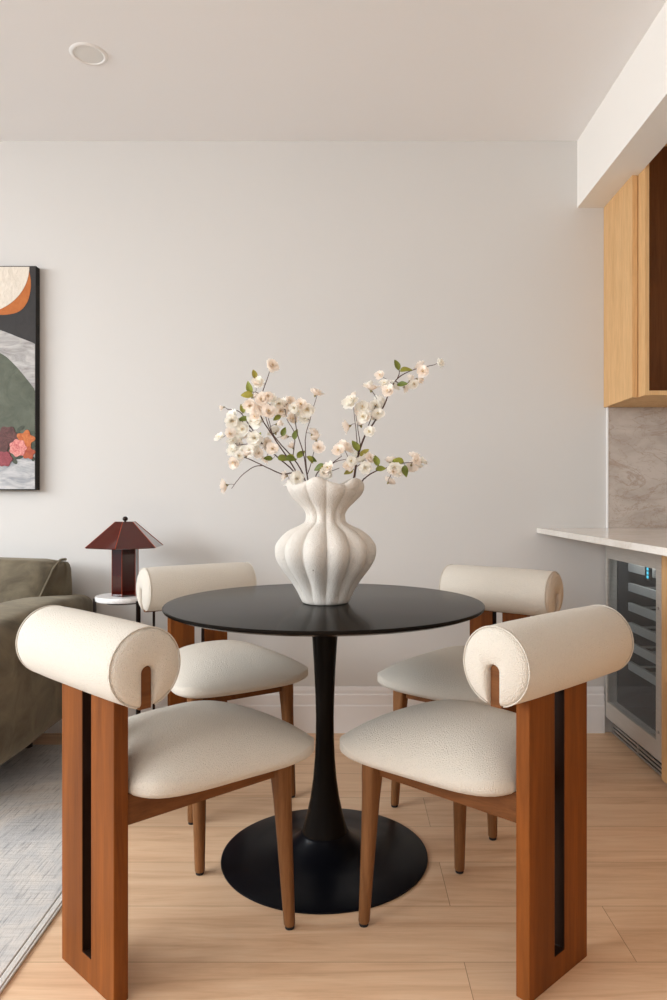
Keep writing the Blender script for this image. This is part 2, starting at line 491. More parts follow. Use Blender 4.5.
for zz in (gz1 - .14, gz0 + .035):
    bm = bmesh.new()
    tube(bm, [(XF + .002, Yn + .022, zz), (XF - .004, Yn + .022, zz)], .006, 12)
    link('lock', bm, M['grille'], dr)
for zz in (.735, .65, .565, .48, .395, .31):
    bm = bmesh.new()
    box(bm, XF + .086, XF + .102, Yn + .032, Yb - .034, zz - .019, zz + .016)
    for k in range(5):
        y = Yn + .06 + k * .105
        box(bm, XF + .102, 1.70, y, y + .012, zz - .006, zz + .002)
    child('rack_shelf', bm, M['shelf'], t, bevel=.001)
bm = bmesh.new()
pan = child('display', BX(XF + .045, XF + .052, Yn + .195, Yn + .245, .712, .768), M['black'], t)
bm = bmesh.new()
for k in range(3): box(bm, XF + .043, XF + .045, Yn + .212, Yn + .226, .719 + k * .0155, .730 + k * .0155)
d_ = link('indicator', bm, M['led'], pan); d_['label'] = 'lit cyan digits'
cl = bpy.data.lights.new('cooler_lamp', 'AREA'); cl.shape = 'RECTANGLE'; cl.size = .42; cl.size_y = .03; cl.energy = .9; cl.color = (1, .97, .93)
clo = bpy.data.objects.new('cooler_lamp', cl); COL.objects.link(clo); clo.parent = t
clo.location = Vector((XF + .052, (Yb + Yn) / 2, .846)) - t.location; clo.rotation_euler = (math.radians(-8), 0, PI / 2)
# toe grille
bm = bmesh.new()
gx = XF + .030
box(bm, gx + .006, gx + .02, Yn + .004, Yb - .004, .004, .074)
tg = child('toe_grille', bm, M['dark'], t)
bm = bmesh.new()
for k in range(4): box(bm, gx - .004, gx + .008, Yn + .006, Yb - .006, .006 + k * .0165, .0155 + k * .0165)
for yy in (Yn + .004, (Yn + Yb) / 2 - .012, Yb - .020): box(bm, gx - .003, gx + .009, yy, yy + .016, .004, .07)
sl = link('louver', bm, M['grille'], tg)
bm = bmesh.new(); tube(bm, [(gx, (Yn + Yb) / 2 + .02, .066), (gx - .008, (Yn + Yb) / 2 + .02, .066)], .006, 12)
link('screw', bm, M['steel'], tg)
# oak base cabinet beyond the cooler
t = empty('base_cabinet', (1.45, 1.7, 0))
tag(t, 'oak base cabinet next to the wine cooler under the counter', 'cabinet')
child('carcass', BX(XF + .026, 1.77, .95, Yn - .003, .09, .879), M['oak'], t)
child('stile', BX(XF, XF + .025, 2.497, Yn - .003, .02, .879), M['oak'], t, bevel=.001)
for i in range(3):
    a = 2.488 - i * .505
    d_ = child('door', BX(XF, XF + .022, a - .5, a, .09, .876), M['oak'], t, bevel=.0015)
    hb = bmesh.new(); box(hb, XF - .022, XF - .014, a - .46, a - .45, .66, .80); box(hb, XF - .016, XF, a - .458, a - .452, .67, .68); box(hb, XF - .016, XF, a - .458, a - .452, .78, .79)
    link('handle', hb, M['blackmetal'], d_)
child('toe_kick', BX(XF + .06, XF + .075, .95, Yn - .01, 0, .09), M['dark'], t)

# ------------------------------------------------------------------ ceiling downlight
lx, ly = (89 - VX) / F * 2.509, 2.509
t = empty('ceiling_light', (lx, ly, CZ))
tag(t, 'round white recessed downlight in the ceiling', 'ceiling light')
bm = bmesh.new(); lathe(bm, [(.050, -.001), (.050, -.0035), (.055, -.0045), (.063, -.003), (.066, 0)], 64, cap0=False, cap1=False)
link('trim_ring', bm, M['white'], t, smooth=True)
bm = bmesh.new(); lathe(bm, [(.0502, -.002), (.02, -.003), (.001, -.003)], 48, cap0=False)
link('diffuser', bm, M['diff'], t, smooth=True)

# ------------------------------------------------------------------ painting
PYF = 3.077
def pp(x, y): return ((x - VX) / F * PYF, H - (y - VY) / F * PYF)     # photo px -> x,z on the canvas face
PX1, PZ1 = pp(36, 266); _, PZ0 = pp(36, 490)
PX0 = PX1 - 0.98
pt = link('painting', BX(PX0, PX1, PYF, D - .0015, PZ0, PZ1), M['rubber'])
tag(pt, 'abstract canvas with cream disc, sage dome and flowers on the wall', 'painting')
def layer(bm, pts, k, mi):
    vs = [bm.verts.new((x, PYF - .0008 - .0006 * k, z)) for x, z in pts]
    f = bm.faces.new(vs); f.material_index = mi
    r = bmesh.ops.extrude_face_region(bm, geom=[f])
    bmesh.ops.translate(bm, verts=[e for e in r['geom'] if isinstance(e, bmesh.types.BMVert)], vec=(0, .0006 * k + .0008, 0))
bm = bmesh.new()
e = .004
layer(bm, [(PX0 + e, PZ0 + e), (PX1 - e*.2, PZ0 + e), (PX1 - e*.2, PZ1 - e*.2), (PX0 + e, PZ1 - e*.2)], 1, 0)
xr, zb = PX1 - .004, PZ0 + .004
band = smooth_path([Vector((*pp(-215, 352), 0)), Vector((*pp(-150, 326), 0)), Vector((*pp(-80, 316), 0)), Vector((*pp(-30, 321), 0)), Vector((*pp(0, 330), 0)), Vector((*pp(18, 337), 0)), Vector((*pp(36, 344), 0))])
layer(bm, [(max(PX0 + e, min(xr, p.x)), p.y) for p in band] + [(xr, zb), (PX0 + e, zb)], 2, 1)
dome = smooth_path([Vector((*pp(-190, 391), 0)), Vector((*pp(-150, 356), 0)), Vector((*pp(-80, 333), 0)), Vector((*pp(-30, 340), 0)), Vector((*pp(0, 353), 0)), Vector((*pp(13, 363), 0)), Vector((*pp(27.6, 380), 0)), Vector((*pp(36, 391), 0))])
layer(bm, [(max(PX0 + e, min(xr, p.x)), p.y) for p in dome] + [(xr, zb), (PX0 + e, zb)], 3, 2)
hem = smooth_path([Vector((*pp(-187, 470), 0)), Vector((*pp(-90, 468), 0)), Vector((*pp(-30, 471), 0)), Vector((*pp(0, 464), 0)), Vector((*pp(16, 460), 0)), Vector((*pp(24, 455), 0)), Vector((*pp(36, 453), 0))])
layer(bm, [(max(PX0 + e, min(xr, p.x)), p.y) for p in hem] + [(xr, zb), (PX0 + e, zb)], 4, 3)
# ochre crescent and cream disc
cr = smooth_path([Vector((*pp(28.6, 268), 0)), Vector((*pp(30.8, 280), 0)), Vector((*pp(30.4, 292), 0)), Vector((*pp(26.2, 304.5), 0)), Vector((*pp(17, 312.6), 0)), Vector((*pp(0, 315), 0)), Vector((*pp(-20, 312), 0)), Vector((*pp(-40, 300), 0)), Vector((*pp(-55, 268), 0))])
layer(bm, [(p.x, p.y) for p in cr], 2, 4)
disc = [pp(-20 + 49.6 * math.cos(a), 267 + 46.5 * math.sin(a)) for a in [PI * i / 40 for i in range(41)]]
layer(bm, disc, 4, 5)
def blob(x, y, r, mi, k, n=5, amp=.16, ph=0):
    layer(bm, [pp(x + r * (1 + amp * math.cos(n * a + ph)) * math.cos(a), y + r * (1 + amp * math.cos(n * a + ph)) * math.sin(a)) for a in [2 * PI * i / 40 for i in range(40)]], k, mi)
def leafp(x, y, l, w, ang, k=5):
    ca, sa = math.cos(ang), math.sin(ang)
    pts = []
    for i in range(24):
        a = 2 * PI * i / 24
        u, v = l * math.cos(a), w * math.sin(a)
        pts.append(pp(x + u * ca - v * sa, y + u * sa + v * ca))
    layer(bm, pts, k, 11)
for a in ((21, 428.5, 4.2, 2, -.6), (32, 433, 4.2, 1.7, -.3), (33, 446, 3, 2.2, -.9), (15, 461, 3.6, 2.2, .9), (20, 457.5, 4, 1.6, -.3), (33.5, 459, 1.8, 2.2, 0), (18, 434, 3, 2, -.9), (-38, 440, 6, 3, .4)): leafp(*a)
blob(8, 436, 9.5, 6, 7, 6, .1); blob(-6, 440, 11, 6, 6, 5, .12, 1); blob(1, 449, 8, 6, 8, 5, .12, 2)
blob(5, 459, 7.5, 7, 9, 6, .1); blob(-14, 456, 9, 7, 8, 6, .1); blob(26, 439.5, 8.2, 10, 8, 5, .2, .5); blob(29, 453, 6, 9, 9, 5, .16, 1)
blob(18.5, 448, 8.4, 8, 10, 7, .09); blob(-27, 448, 9, 8, 11, 6, .1)
o = link('painted_surface', bm, [M['p_char'], M['p_grey'], M['p_green'], M['p_white'], M['p_orange'], M['p_cream'], M['p_maroon'], M['p_mag'], M['p_pink'], M['p_red'], M['p_or2'], M['p_dk']], pt)

# ------------------------------------------------------------------ rug
RX1, RY1 = -.7235, 2.93
t = empty('area_rug', (-2.0, 1.9, 0))
tag(t, 'distressed pale grey woven rug on the oak floor under the sofa', 'rug')
child('pile', BX(-3.3, RX1 - .022, .6, RY1, .0005, .010), M['rug'], t, bevel=.003)
bm = bmesh.new()
box(bm, RX1 - .0215, RX1 - .006, .6, RY1, .0005, .0085); box(bm, RX1 - .006, RX1, .6, RY1, .0005, .0065)
child('binding', bm, M['rugedge'], t, bevel=.002)

# ------------------------------------------------------------------ sofa
t = empty('sofa', (-2.2, 2.6, 0))
tag(t, 'olive brown velvet sofa on the rug below the painting', 'sofa')
SX = -1.10
child('base', rbox(-3.3, SX - .03, 2.16, 3.06, .15, .36, .03), M['velvet'], t, smooth=True)
def soften(bm, fn):
    for v in bm.verts: v.co = fn(v.co.copy())
    return bm
arm = rbox(SX - .27, SX, 2.10, 3.08, .155, .615, .05, .018)
def armf(p):
    k = (p.z - .155) / .46
    p.x += -.016 * (1 - k) + .004 * math.sin(p.y * 13 + 1)
    # hanging fold part-way along the outer side
    f = math.exp(-((p.y - 2.36) / .018) ** 2)
    if p.x > SX - .1 and k < .85: p.x -= .012 * f
    if k > .9: p.z += .010 * math.sin((p.y - 2.1) * 3.2)
    return p
child('arm', soften(arm, armf), M['velvet'], t, smooth=True)
arm2 = rbox(-3.33, -3.06, 2.10, 3.08, .155, .615, .05, .018)
child('arm', arm2, M['velvet'], t, smooth=True)
bk = rbox(-3.26, -1.185, 2.84, 3.03, .34, .775, .04, .02)
child('back', soften(bk, lambda p: Vector((p.x - (.075 * (.775 - p.z) / .17 * min(1, max(0, 3.0 - p.y) / .1) if p.x > -1.6 else 0), p.y + (.10 * max(0, p.z - .5) if p.y < 2.95 else 0), p.z))), M['velvet'], t, smooth=True)
bm = bmesh.new()                                # welt around the end of the back
pts = []
for z_ in [.60 + .02 * i for i in range(9)]: pts.append((-1.193 - .075 * (.775 - z_ + .012) / .17, 2.853 + .10 * (z_ - .5), z_ - .012))
pts += [(-1.198, 2.905, .766), (-1.202, 2.94, .776), (-1.202, 2.99, .774)]
tube(bm, smooth_path([(-1.36, 2.825, .590), (-1.26, 2.838, .594)] + pts, 3), .006, 6)
child('piping', bm, M['velvet'], t, smooth=True)
for i in range(2):
    x0 = -3.05 + i * .845
    child('seat_cushion', rbox(x0, x0 + .835, 2.09, 2.86, .34, .50, .05, .02), M['velvet'], t, smooth=True)
for (x, y) in ((SX - .22, 2.3), (SX - .22, 2.9), (-3.2, 2.2), (-3.2, 3.0)):
    bm = bmesh.new(); lathe(bm, [(.017, .0105), (.024, .158)], 16, (x, y)); child('leg', bm, M['blackmetal'], t, smooth=True, ang=40)

# ------------------------------------------------------------------ side table and lamp
TY = 2.88
tx = (124 - VX) / F * TY; TZ = H - (595.3 - VY) / F * TY
t = empty('side_table', (tx, TY, 0))
tag(t, 'small round side table with white marble top and dark legs', 'table')
bm = bmesh.new(); lathe(bm, [(.109, TZ - .020), (.112, TZ - .017), (.112, TZ - .003), (.110, TZ)], 72)
link('tabletop', bm, M['marble'], t, smooth=True, ang=50)['label'] = 'white marble top'
bm = bmesh.new(); lathe(bm, [(.070, TZ - .030), (.070, TZ - .0205)], 48)
link('apron', bm, M['blackmetal'], t, smooth=True, ang=50)
for a in (183, 315, 18):
    a = math.radians(a)
    bm = bmesh.new()
    box(bm, -.008, .008, -.005, .005, 0, TZ - .012)
    lg = link('leg', bm, M['blackmetal'], t, bevel=.001)
    lg.location = (.1175 * math.cos(a), .1175 * math.sin(a), 0); lg.rotation_euler = (0, 0, a + PI / 2)
bm = bmesh.new()
for a in (183, 315, 18):
    a = math.radians(a); tube(bm, [(0, 0, .12), (.118 * math.cos(a), .118 * math.sin(a), .12)], .005, 8)
link('stretcher', bm, M['blackmetal'], t)

t = empty('table_lamp', ((125.6 - VX) / F * TY, TY - .005, TZ + .0005))
tag(t, 'oxblood red glossy table lamp with faceted shade on the marble side table', 'lamp')
def hexring(r, z, rot=0.0, n=6): return [(r * math.cos(rot + 2 * PI * i / n), r * math.sin(rot + 2 * PI * i / n), z) for i in range(n)]
ROT = math.radians(34)
s_ = TY / F
bz1 = (595.3 - 547.5) * s_
bm = bmesh.new(); loft(bm, [hexring(.053, 0, ROT), hexring(.053, bz1 + .02, ROT)], True, True, True)
link('base', bm, M['lampdark'], t, bevel=.0015)
bm = bmesh.new()
for i, (x, y, z) in enumerate(hexring(.0535, 0, ROT)): 
    tube(bm, [(x, y, .001), (x, y, bz1)], .0011, 6)
link('edge_trim', bm, M['lampedge'], t)['label'] = 'amber coloured edges'
zs0, zs1 = bz1 + .001, bz1 + .001 + 25.5 * s_
bm = bmesh.new()
loft(bm, [hexring(.154, zs0, ROT), hexring(.158, zs0 + .003, ROT), hexring(.040, zs1, ROT), hexring(.036, zs1 - .003, ROT)], True, False, False)
Rg = loft(bm, [hexring(.149, zs0 + .002, ROT), hexring(.034, zs1 - .006, ROT)], True, False, False)
sh = link('lamp_shade', bm, M['lampred'], t)
bm = bmesh.new()
loft(bm, [hexring(.040, zs1 - .004, ROT), hexring(.040, zs1 + .001, ROT)], True, True, True)
link('shade_cap', bm, M['lampred'], sh)
bm = bmesh.new()
a0, a1 = hexring(.1585, zs0 + .003, ROT), hexring(.0405, zs1, ROT)
for i in range(6): tube(bm, [a0[i], a1[i]], .0013, 6)
link('shade_edge', bm, M['lampedge'], sh)['label'] = 'amber coloured edges'
bm = bmesh.new()
lathe(bm, [(.004, zs1), (.004, zs1 + .003), (.008, zs1 + .005), (.0105, zs1 + .009), (.0108, zs1 + .0115), (.0095, zs1 + .0165), (.006, zs1 + .020), (.001, zs1 + .0215)], 20)
link('finial', bm, M['blackmetal'], t, smooth=True)
bm = bmesh.new(); lathe(bm, [(.006, bz1 + .02), (.006, zs1 - .004)], 12)
link('rod', bm, M['blackmetal'], t)

# ------------------------------------------------------------------ tulip table
TX, TYC, TH = -.070, 2.0435, .7325
t = empty('dining_table', (TX, TYC, 0))
tag(t, 'round black pedestal dining table between the four cream chairs', 'table')
bm = bmesh.new(); lathe(bm, [(.40, TH - .020), (.438, TH - .016), (.454, TH - .010), (.4565, TH - .006), (.4565, TH - .003), (.4545, TH - .0006), (.45, TH)], 160)
link('tabletop', bm, M['black'], t, smooth=True, ang=35)
bm = bmesh.new()
lathe(bm, [(.10, TH - .0205), (.10, TH - .026), (.046, TH - .030), (.041, TH - .05), (.036, .62), (.031, .54), (.0275, .46), (.0260, .40), (.0265, .34), (.029, .28), (.034, .22), (.042, .165), (.052, .12), (.061, .088), (.066, .070)], 72)
link('pedestal', bm, M['black'], t, smooth=True, ang=40)
bm = bmesh.new()
lathe(bm, [(.296, 0), (.297, .002), (.2965, .0045), (.290, .0065), (.22, .0105), (.16, .0165), (.12, .026), (.095, .040), (.078, .056), (.070, .066), (.068, .0695), (.060, .0698)], 128)
link('foot_plate', bm, M['blackbase'], t, smooth=True, ang=60)

# ------------------------------------------------------------------ chairs
PW, PT = .1135, .0165                            # half width and half thickness of the back post
BZ, BR, BL = .701, .0795, .216                   # bolster axis height, radius, half length
def make_chair():
    root = empty('dining_chair')
    # slotted back post
    bm = bmesh.new()
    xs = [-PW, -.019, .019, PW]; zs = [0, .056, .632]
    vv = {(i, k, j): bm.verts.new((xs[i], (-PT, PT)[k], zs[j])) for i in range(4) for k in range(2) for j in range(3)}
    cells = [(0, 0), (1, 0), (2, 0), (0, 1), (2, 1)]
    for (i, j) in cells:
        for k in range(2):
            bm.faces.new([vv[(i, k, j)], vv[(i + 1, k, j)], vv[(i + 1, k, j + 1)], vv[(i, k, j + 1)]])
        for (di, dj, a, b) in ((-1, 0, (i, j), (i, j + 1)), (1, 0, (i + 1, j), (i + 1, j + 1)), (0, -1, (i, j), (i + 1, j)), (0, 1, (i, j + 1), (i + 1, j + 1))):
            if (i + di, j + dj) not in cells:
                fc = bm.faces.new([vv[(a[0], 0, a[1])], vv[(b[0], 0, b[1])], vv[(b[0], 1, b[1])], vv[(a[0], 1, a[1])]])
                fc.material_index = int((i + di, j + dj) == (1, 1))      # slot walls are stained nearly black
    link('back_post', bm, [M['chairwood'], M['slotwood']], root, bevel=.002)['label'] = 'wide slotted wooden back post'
    # rail hidden inside the bolster, its ends show in the notches
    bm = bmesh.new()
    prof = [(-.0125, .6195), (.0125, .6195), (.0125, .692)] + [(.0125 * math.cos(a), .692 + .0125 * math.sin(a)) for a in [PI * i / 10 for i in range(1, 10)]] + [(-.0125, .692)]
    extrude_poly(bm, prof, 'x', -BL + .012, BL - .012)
    link('back_rail', bm, M['railwood'], root)  # darker wood colour stands in for shade in the notches
    # bolster: notched cylinder with padded ends
    N = 56
    def profile(R, s, ztop):
        p = []
        a0 = math.asin(s / R)
        for i in range(N + 1):
            a = -PI / 2 + a0 + (2 * PI - 2 * a0) * i / N
            p.append((R * math.cos(a), R * math.sin(a)))
        for i in range(5): p.append((-s, -math.sqrt(R * R - s * s) * (1 - (i + 1) / 6.0) + ztop * ((i + 1) / 6.0)))
        for i in range(9):
            a = PI - PI * i / 8
            p.append((s * math.cos(a), ztop + s * .85 * math.sin(a)))
        for i in range(5): p.append((s, ztop * (1 - (i + 1) / 6.0) - math.sqrt(R * R - s * s) * ((i + 1) / 6.0)))
        return p
    sect = []
    st = [(0, -.020, .004), (.0025, -.012, .002), (.006, -.0065, .0008), (.011, -.0028, .0002), (.018, -.0008, 0), (.03, 0, 0), (.09, .0012, 0), (BL, .0016, 0)]
    for (d, dr_, ds) in st: sect.append((-BL + d, BR + dr_, .0132 + ds))
    for (d, dr_, ds) in st[-2::-1]: sect.append((BL - d, BR + dr_, .0132 + ds))
    bm = bmesh.new()
    rings = [[(x, p[0], BZ + p[1]) for p in profile(R, s, -.008)] for (x, R, s) in sect]
    # gentle dome on both end caps
    e0 = [[(-BL - .004, p[0] , BZ + p[1]) for p in profile(BR - .030, .0205, -.004)]]
    e1 = [[(BL + .004, p[0], BZ + p[1]) for p in profile(BR - .030, .0205, -.004)]]
    loft(bm, e0 + rings + e1, True, True, True)
    bo = link('backrest_bolster', bm, M['boucle'], root, smooth=True, ang=60)
    bo['label'] = 'cream boucle bolster backrest'
    for sgn in (-1, 1):
        bm = bmesh.new()
        a0 = math.asin(.02 / BR)
        pts = [(sgn * (BL - .010), (BR - .0012) * math.cos(a), BZ + (BR - .0012) * math.sin(a)) for a in [-PI / 2 + a0 + (2 * PI - 2 * a0) * i / 72 for i in range(73)]]
        tube(bm, pts, .0015, 6)
        link('piping', bm, M['boucle'], bo, smooth=True)
    # seat frame
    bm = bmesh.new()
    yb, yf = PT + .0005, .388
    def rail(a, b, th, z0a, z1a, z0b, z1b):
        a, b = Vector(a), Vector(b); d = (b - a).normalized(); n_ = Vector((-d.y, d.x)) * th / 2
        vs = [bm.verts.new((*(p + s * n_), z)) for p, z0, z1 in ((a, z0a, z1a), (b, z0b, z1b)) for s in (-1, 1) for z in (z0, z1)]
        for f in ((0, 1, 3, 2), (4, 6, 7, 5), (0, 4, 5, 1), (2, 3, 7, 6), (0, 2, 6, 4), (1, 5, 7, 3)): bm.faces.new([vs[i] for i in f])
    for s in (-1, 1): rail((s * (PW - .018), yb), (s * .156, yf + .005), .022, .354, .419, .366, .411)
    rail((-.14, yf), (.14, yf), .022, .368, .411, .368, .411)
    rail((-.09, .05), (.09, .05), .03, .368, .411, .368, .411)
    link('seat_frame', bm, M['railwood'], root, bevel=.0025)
    # front legs
    for s in (-1, 1):
        bm = bmesh.new()
        rings = []
        top, bot = Vector((s * .166, .390)), Vector((s * .181, .405))
        for z, r, sq in ((.008, .0125, 2), (.012, .0138, 2), (.10, .0158, 2), (.22, .0184, 2.2), (.31, .0200, 2.8), (.352, .0203, 5), (.362, .0203, 7), (.411, .0203, 7)):
            k = min(1, z / .38); c = bot.lerp(top, k)
            ring = []
            for i in range(28):
                a = 2 * PI * i / 28
                ca, sa = math.cos(a), math.sin(a)
                q = (abs(ca) ** sq + abs(sa) ** sq) ** (-1 / sq)
                ring.append((c.x + r * q * ca, c.y + r * q * sa, z))
            rings.append(ring)
        loft(bm, rings, True, True, True)
        lg = link('leg', bm, M['legwood'], root, smooth=True, ang=50)
        bm = bmesh.new(); lathe(bm, [(.0105, 0), (.0115, .002), (.0115, .0079)], 20, (bot.x, bot.y)); link('foot_glide', bm, M['rubber'], lg, smooth=True, ang=40)['label'] = 'black foot glide'
    # seat cushion: rounded trapezoid, wider at the front, domed top with a low lip
    bm = bmesh.new()
    NP = 128
    y0, y1 = PT + .002, .494
    def local(u, v):
        hw = .178 + .080 * (v + 1) / 2
        y = (y0 + y1) / 2 + v * (y1 - y0) / 2
        if v > 0: y -= .020 * u * u * v
        hw -= .006 * max(0, v) ** 4
        return u * hw, y
    def ring(sc, z, dome):
        out = []
        for i in range(NP):
            a = 2 * PI * i / NP
            a += .12 * math.sin(4 * a) * -1
            ca, sa = math.cos(a), math.sin(a)
            e = 2 + 3.2 * sc ** 2
            q = (abs(ca) ** e + abs(sa) ** e) ** (-1 / e)
            u, v = q * ca * sc, q * sa * sc
            x, y = local(u, v)
            zz = z
            if dome:
                g = max(0, 1 - abs(u) ** 2.6) * max(0, 1 - abs(v + .0) ** 3.0)
                zz = z + .089 * g ** .57 - .014 * v * g
            out.append((x, y, zz))
        return out
    rings = [ring(sc, z, False) for sc, z in ((.70, .4035), (.86, .4045), (.93, .408), (.97, .414), (.992, .420), (1.0, .424))]
    rings += [ring(sc, .4255, True) for sc in (.999, .995, .985, .965, .93, .88, .8, .7, .58, .44, .28, .1, .02)]
    loft(bm, rings, True, True, True)
    sc_ = link('seat_cushion', bm, M['boucle'], root, smooth=True)
    sc_['label'] = 'cream boucle padded seat'
    return root
proto = make_chair()
places = [
    ((-.549, 1.516), (.674, .739), 'cream boucle dining chair facing away, its slotted post beside the grey rug'),
    ((.441, 1.524), (-.668, .744), 'cream boucle dining chair facing away, its bolster in front of the wine cooler'),
    ((-.573, 2.675), (.555, -.832), 'cream boucle dining chair behind the table, beside the red lamp and side table'),
    ((.547, 2.565), (-.625, -.781), 'cream boucle dining chair behind the table, near the overhanging end of the counter'),
]
for i, (c, nv, lab) in enumerate(places):
    o = proto if i == 0 else copy_tree(proto)
    o.location = (c[0], c[1], 0); o.rotation_euler = (0, 0, math.atan2(nv[1], nv[0]) - PI / 2)
    tag(o, lab, 'chair', 'boucle dining chairs around the black table')

# ------------------------------------------------------------------ vase
VYc = 2.025
vx = (325.5 - VX) / F * VYc
bm = bmesh.new()
prof = [(.060, .0), (.066, .003), (.072, .012), (.084, .036), (.104, .068), (.127, .098), (.142, .124), (.1475, .146), (.145, .168), (.129, .190), (.106, .208), (.080, .220), (.063, .230), (.0580, .243), (.0585, .256), (.068, .272), (.084, .288), (.099, .303), (.109, .318), (.113, .331), (.1115, .341), (.106, .347)]
pv = smooth_path([Vector((r, 0, z)) for r, z in prof], 4)
NL_, SEG = 12, 240
def lobed(r, z, inset=0.0, depth=.15, wave=True):
    k = min(1, max(.25, z / .05)) * (1 - .66 * min(1, max(0, (z - .24) / .09)))
    ring = []
    for i in range(SEG):
        a = 2 * PI * i / SEG
        u = abs(math.cos(NL_ * (a + PI / 2 - math.radians(3) + PI / NL_) / 2))
        rr = r * (1 - depth * k * (1 - u ** .75)) - inset
        w = 0.0
        if wave:
            kk = max(0, (z - .27) / .077) ** 2
            w = kk * (.0092 * math.cos(5 * a + 2.62) + .0008 * math.cos(NL_ * (a + PI / 2 - math.radians(3) + PI / NL_)))
        ring.append((rr * math.cos(a), rr * math.sin(a), z + w))
    return ring
rings = [lobed(p.x, p.z) for p in pv]
inner = [lobed(p.x, p.z - (.0 if p.z < .34 else -.001), .004 + .003 * min(1, (.347 - p.z) / .01), .12) for p in reversed(pv) if p.z > .06]
loft(bm, rings + inner, True, True, True)
vz = empty('flower_vase', (vx, VYc, TH + .0003))
vz.name = 'flower_vase'
bpy.data.objects.remove(vz)
o = link('flower_vase', bm, M['vase'], None, smooth=True)
o.location = (vx, VYc, TH + .0003)
tag(o, 'white ribbed ceramic vase with scalloped rim on the black table', 'vase')

# ------------------------------------------------------------------ blossoming branches
def petal(bm, L, Wd, ang, tilt, cup, mi):
    rows, cols = 4, 3
    g = []
    for i in range(rows + 1):
        u = i / rows
        w = Wd * (math.sin(PI * (0.12 + .80 * u)) ** .8) * (.55 + .45 * u)
        row = []
        for j in range(cols):
            s = (j / (cols - 1) - .5) * 2
            y = L * u - .0012 * (1 - abs(s)) * (u == 1)
            x = s * w
            z = cup * (u ** 2) * L + .25 * abs(s) * w * .9 + random.uniform(-.0016, .0016)
            if i == rows: y += (.0022 if j == 1 and random.random() < .5 else 0) - .0018 * random.random()
            p = Vector((x, y * math.cos(tilt) - z * math.sin(tilt) * .2, y * math.sin(tilt) + z))
            row.append(bm.verts.new(Matrix.Rotation(ang, 3, 'Z') @ p))
        g.append(row)
    for i in range(rows):
        for j in range(cols - 1):
            f = bm.faces.new((g[i][j], g[i][j + 1], g[i + 1][j + 1], g[i + 1][j])); f.material_index = mi
def blossom_mesh(kind):
    bm = bmesh.new()
    R = .0215
    layers = {0: [(6, R, .0125, .25, .10), (7, R * .84, .011, .6, .18), (6, R * .66, .009, .95, .2), (5, R * .45, .007, 1.2, .2)],
              1: [(5, R, .0135, .30, .12), (6, R * .80, .011, .7, .2), (5, R * .55, .008, 1.05, .2)],
              2: [(5, R * .7, .0095, .9, .3), (5, R * .55, .0075, 1.15, .3)]}[kind]
    for n, L, Wd, tilt, cup in layers:
        ph = random.random() * 6
        for i in range(n):
            petal(bm, L * random.uniform(.9, 1.1), Wd * random.uniform(.9, 1.1), ph + 2 * PI * i / n + random.uniform(-.15, .15), tilt + random.uniform(-.15, .15), cup, 0)
    for i in range(6):
        a = random.random() * 6.28; r = random.uniform(.001, .0045)
        tip = (r * 1.3 * math.cos(a), r * 1.3 * math.sin(a), random.uniform(.008, .0115))
        tube(bm, [(r * .3 * math.cos(a), r * .3 * math.sin(a), 0), tip], [.0003, .0007], 4, mi=1)
    # green calyx
    lathe(bm, [(.0008, -.006), (.0026, -.003), (.0034, .0005)], 8, mi=2)
    return bm
BLM = []
calyx = plain('calyx_green', rgb(140, 132, 84), 0.7)
for kind, mt in ((0, 'petal'), (0, 'petal2'), (1, 'petal2'), (1, 'petal'), (2, 'petal')):
    bm = blossom_mesh(kind)
    me = bpy.data.meshes.new('blossom'); bmesh.ops.recalc_face_normals(bm, faces=bm.faces); bm.to_mesh(me); bm.free()
    for m in (M[mt], M['stamen'], calyx): me.materials.append(m)
    for p in me.polygons: p.use_smooth = True
    BLM.append(me)
def leaf_mesh(bend):
    bm = bmesh.new()
    rows, L, W = 9, .034, .0095
    g = []
    for i in range(rows + 1):
        u = i / rows
        w = W * (math.sin(PI * u ** .8) ** .85) + .0004
        row = []
        for s in (-1, -.5, 0, .5, 1):
            x = s * w; z = abs(s) * w * .45 - bend * L * u * u
            row.append(bm.verts.new((x, L * u, z)))
        g.append(row)
    for i in range(rows):
        for j in range(4): bm.faces.new((g[i][j], g[i][j + 1], g[i + 1][j + 1], g[i + 1][j]))
    me = bpy.data.meshes.new('leaf'); bm.to_mesh(me); bm.free(); me.materials.append(M['leaf'])
    for p in me.polygons: p.use_smooth = True
    return me
LFM = [leaf_mesh(.15), leaf_mesh(.45), leaf_mesh(-.1)]
A = lambda x, y: (210 + x / 5.558, 350 + y / 5.558)
B = lambda x, y: (320 + x / 5.13, 350 + y / 5.13)
VC = Vector((vx, VYc, TH))
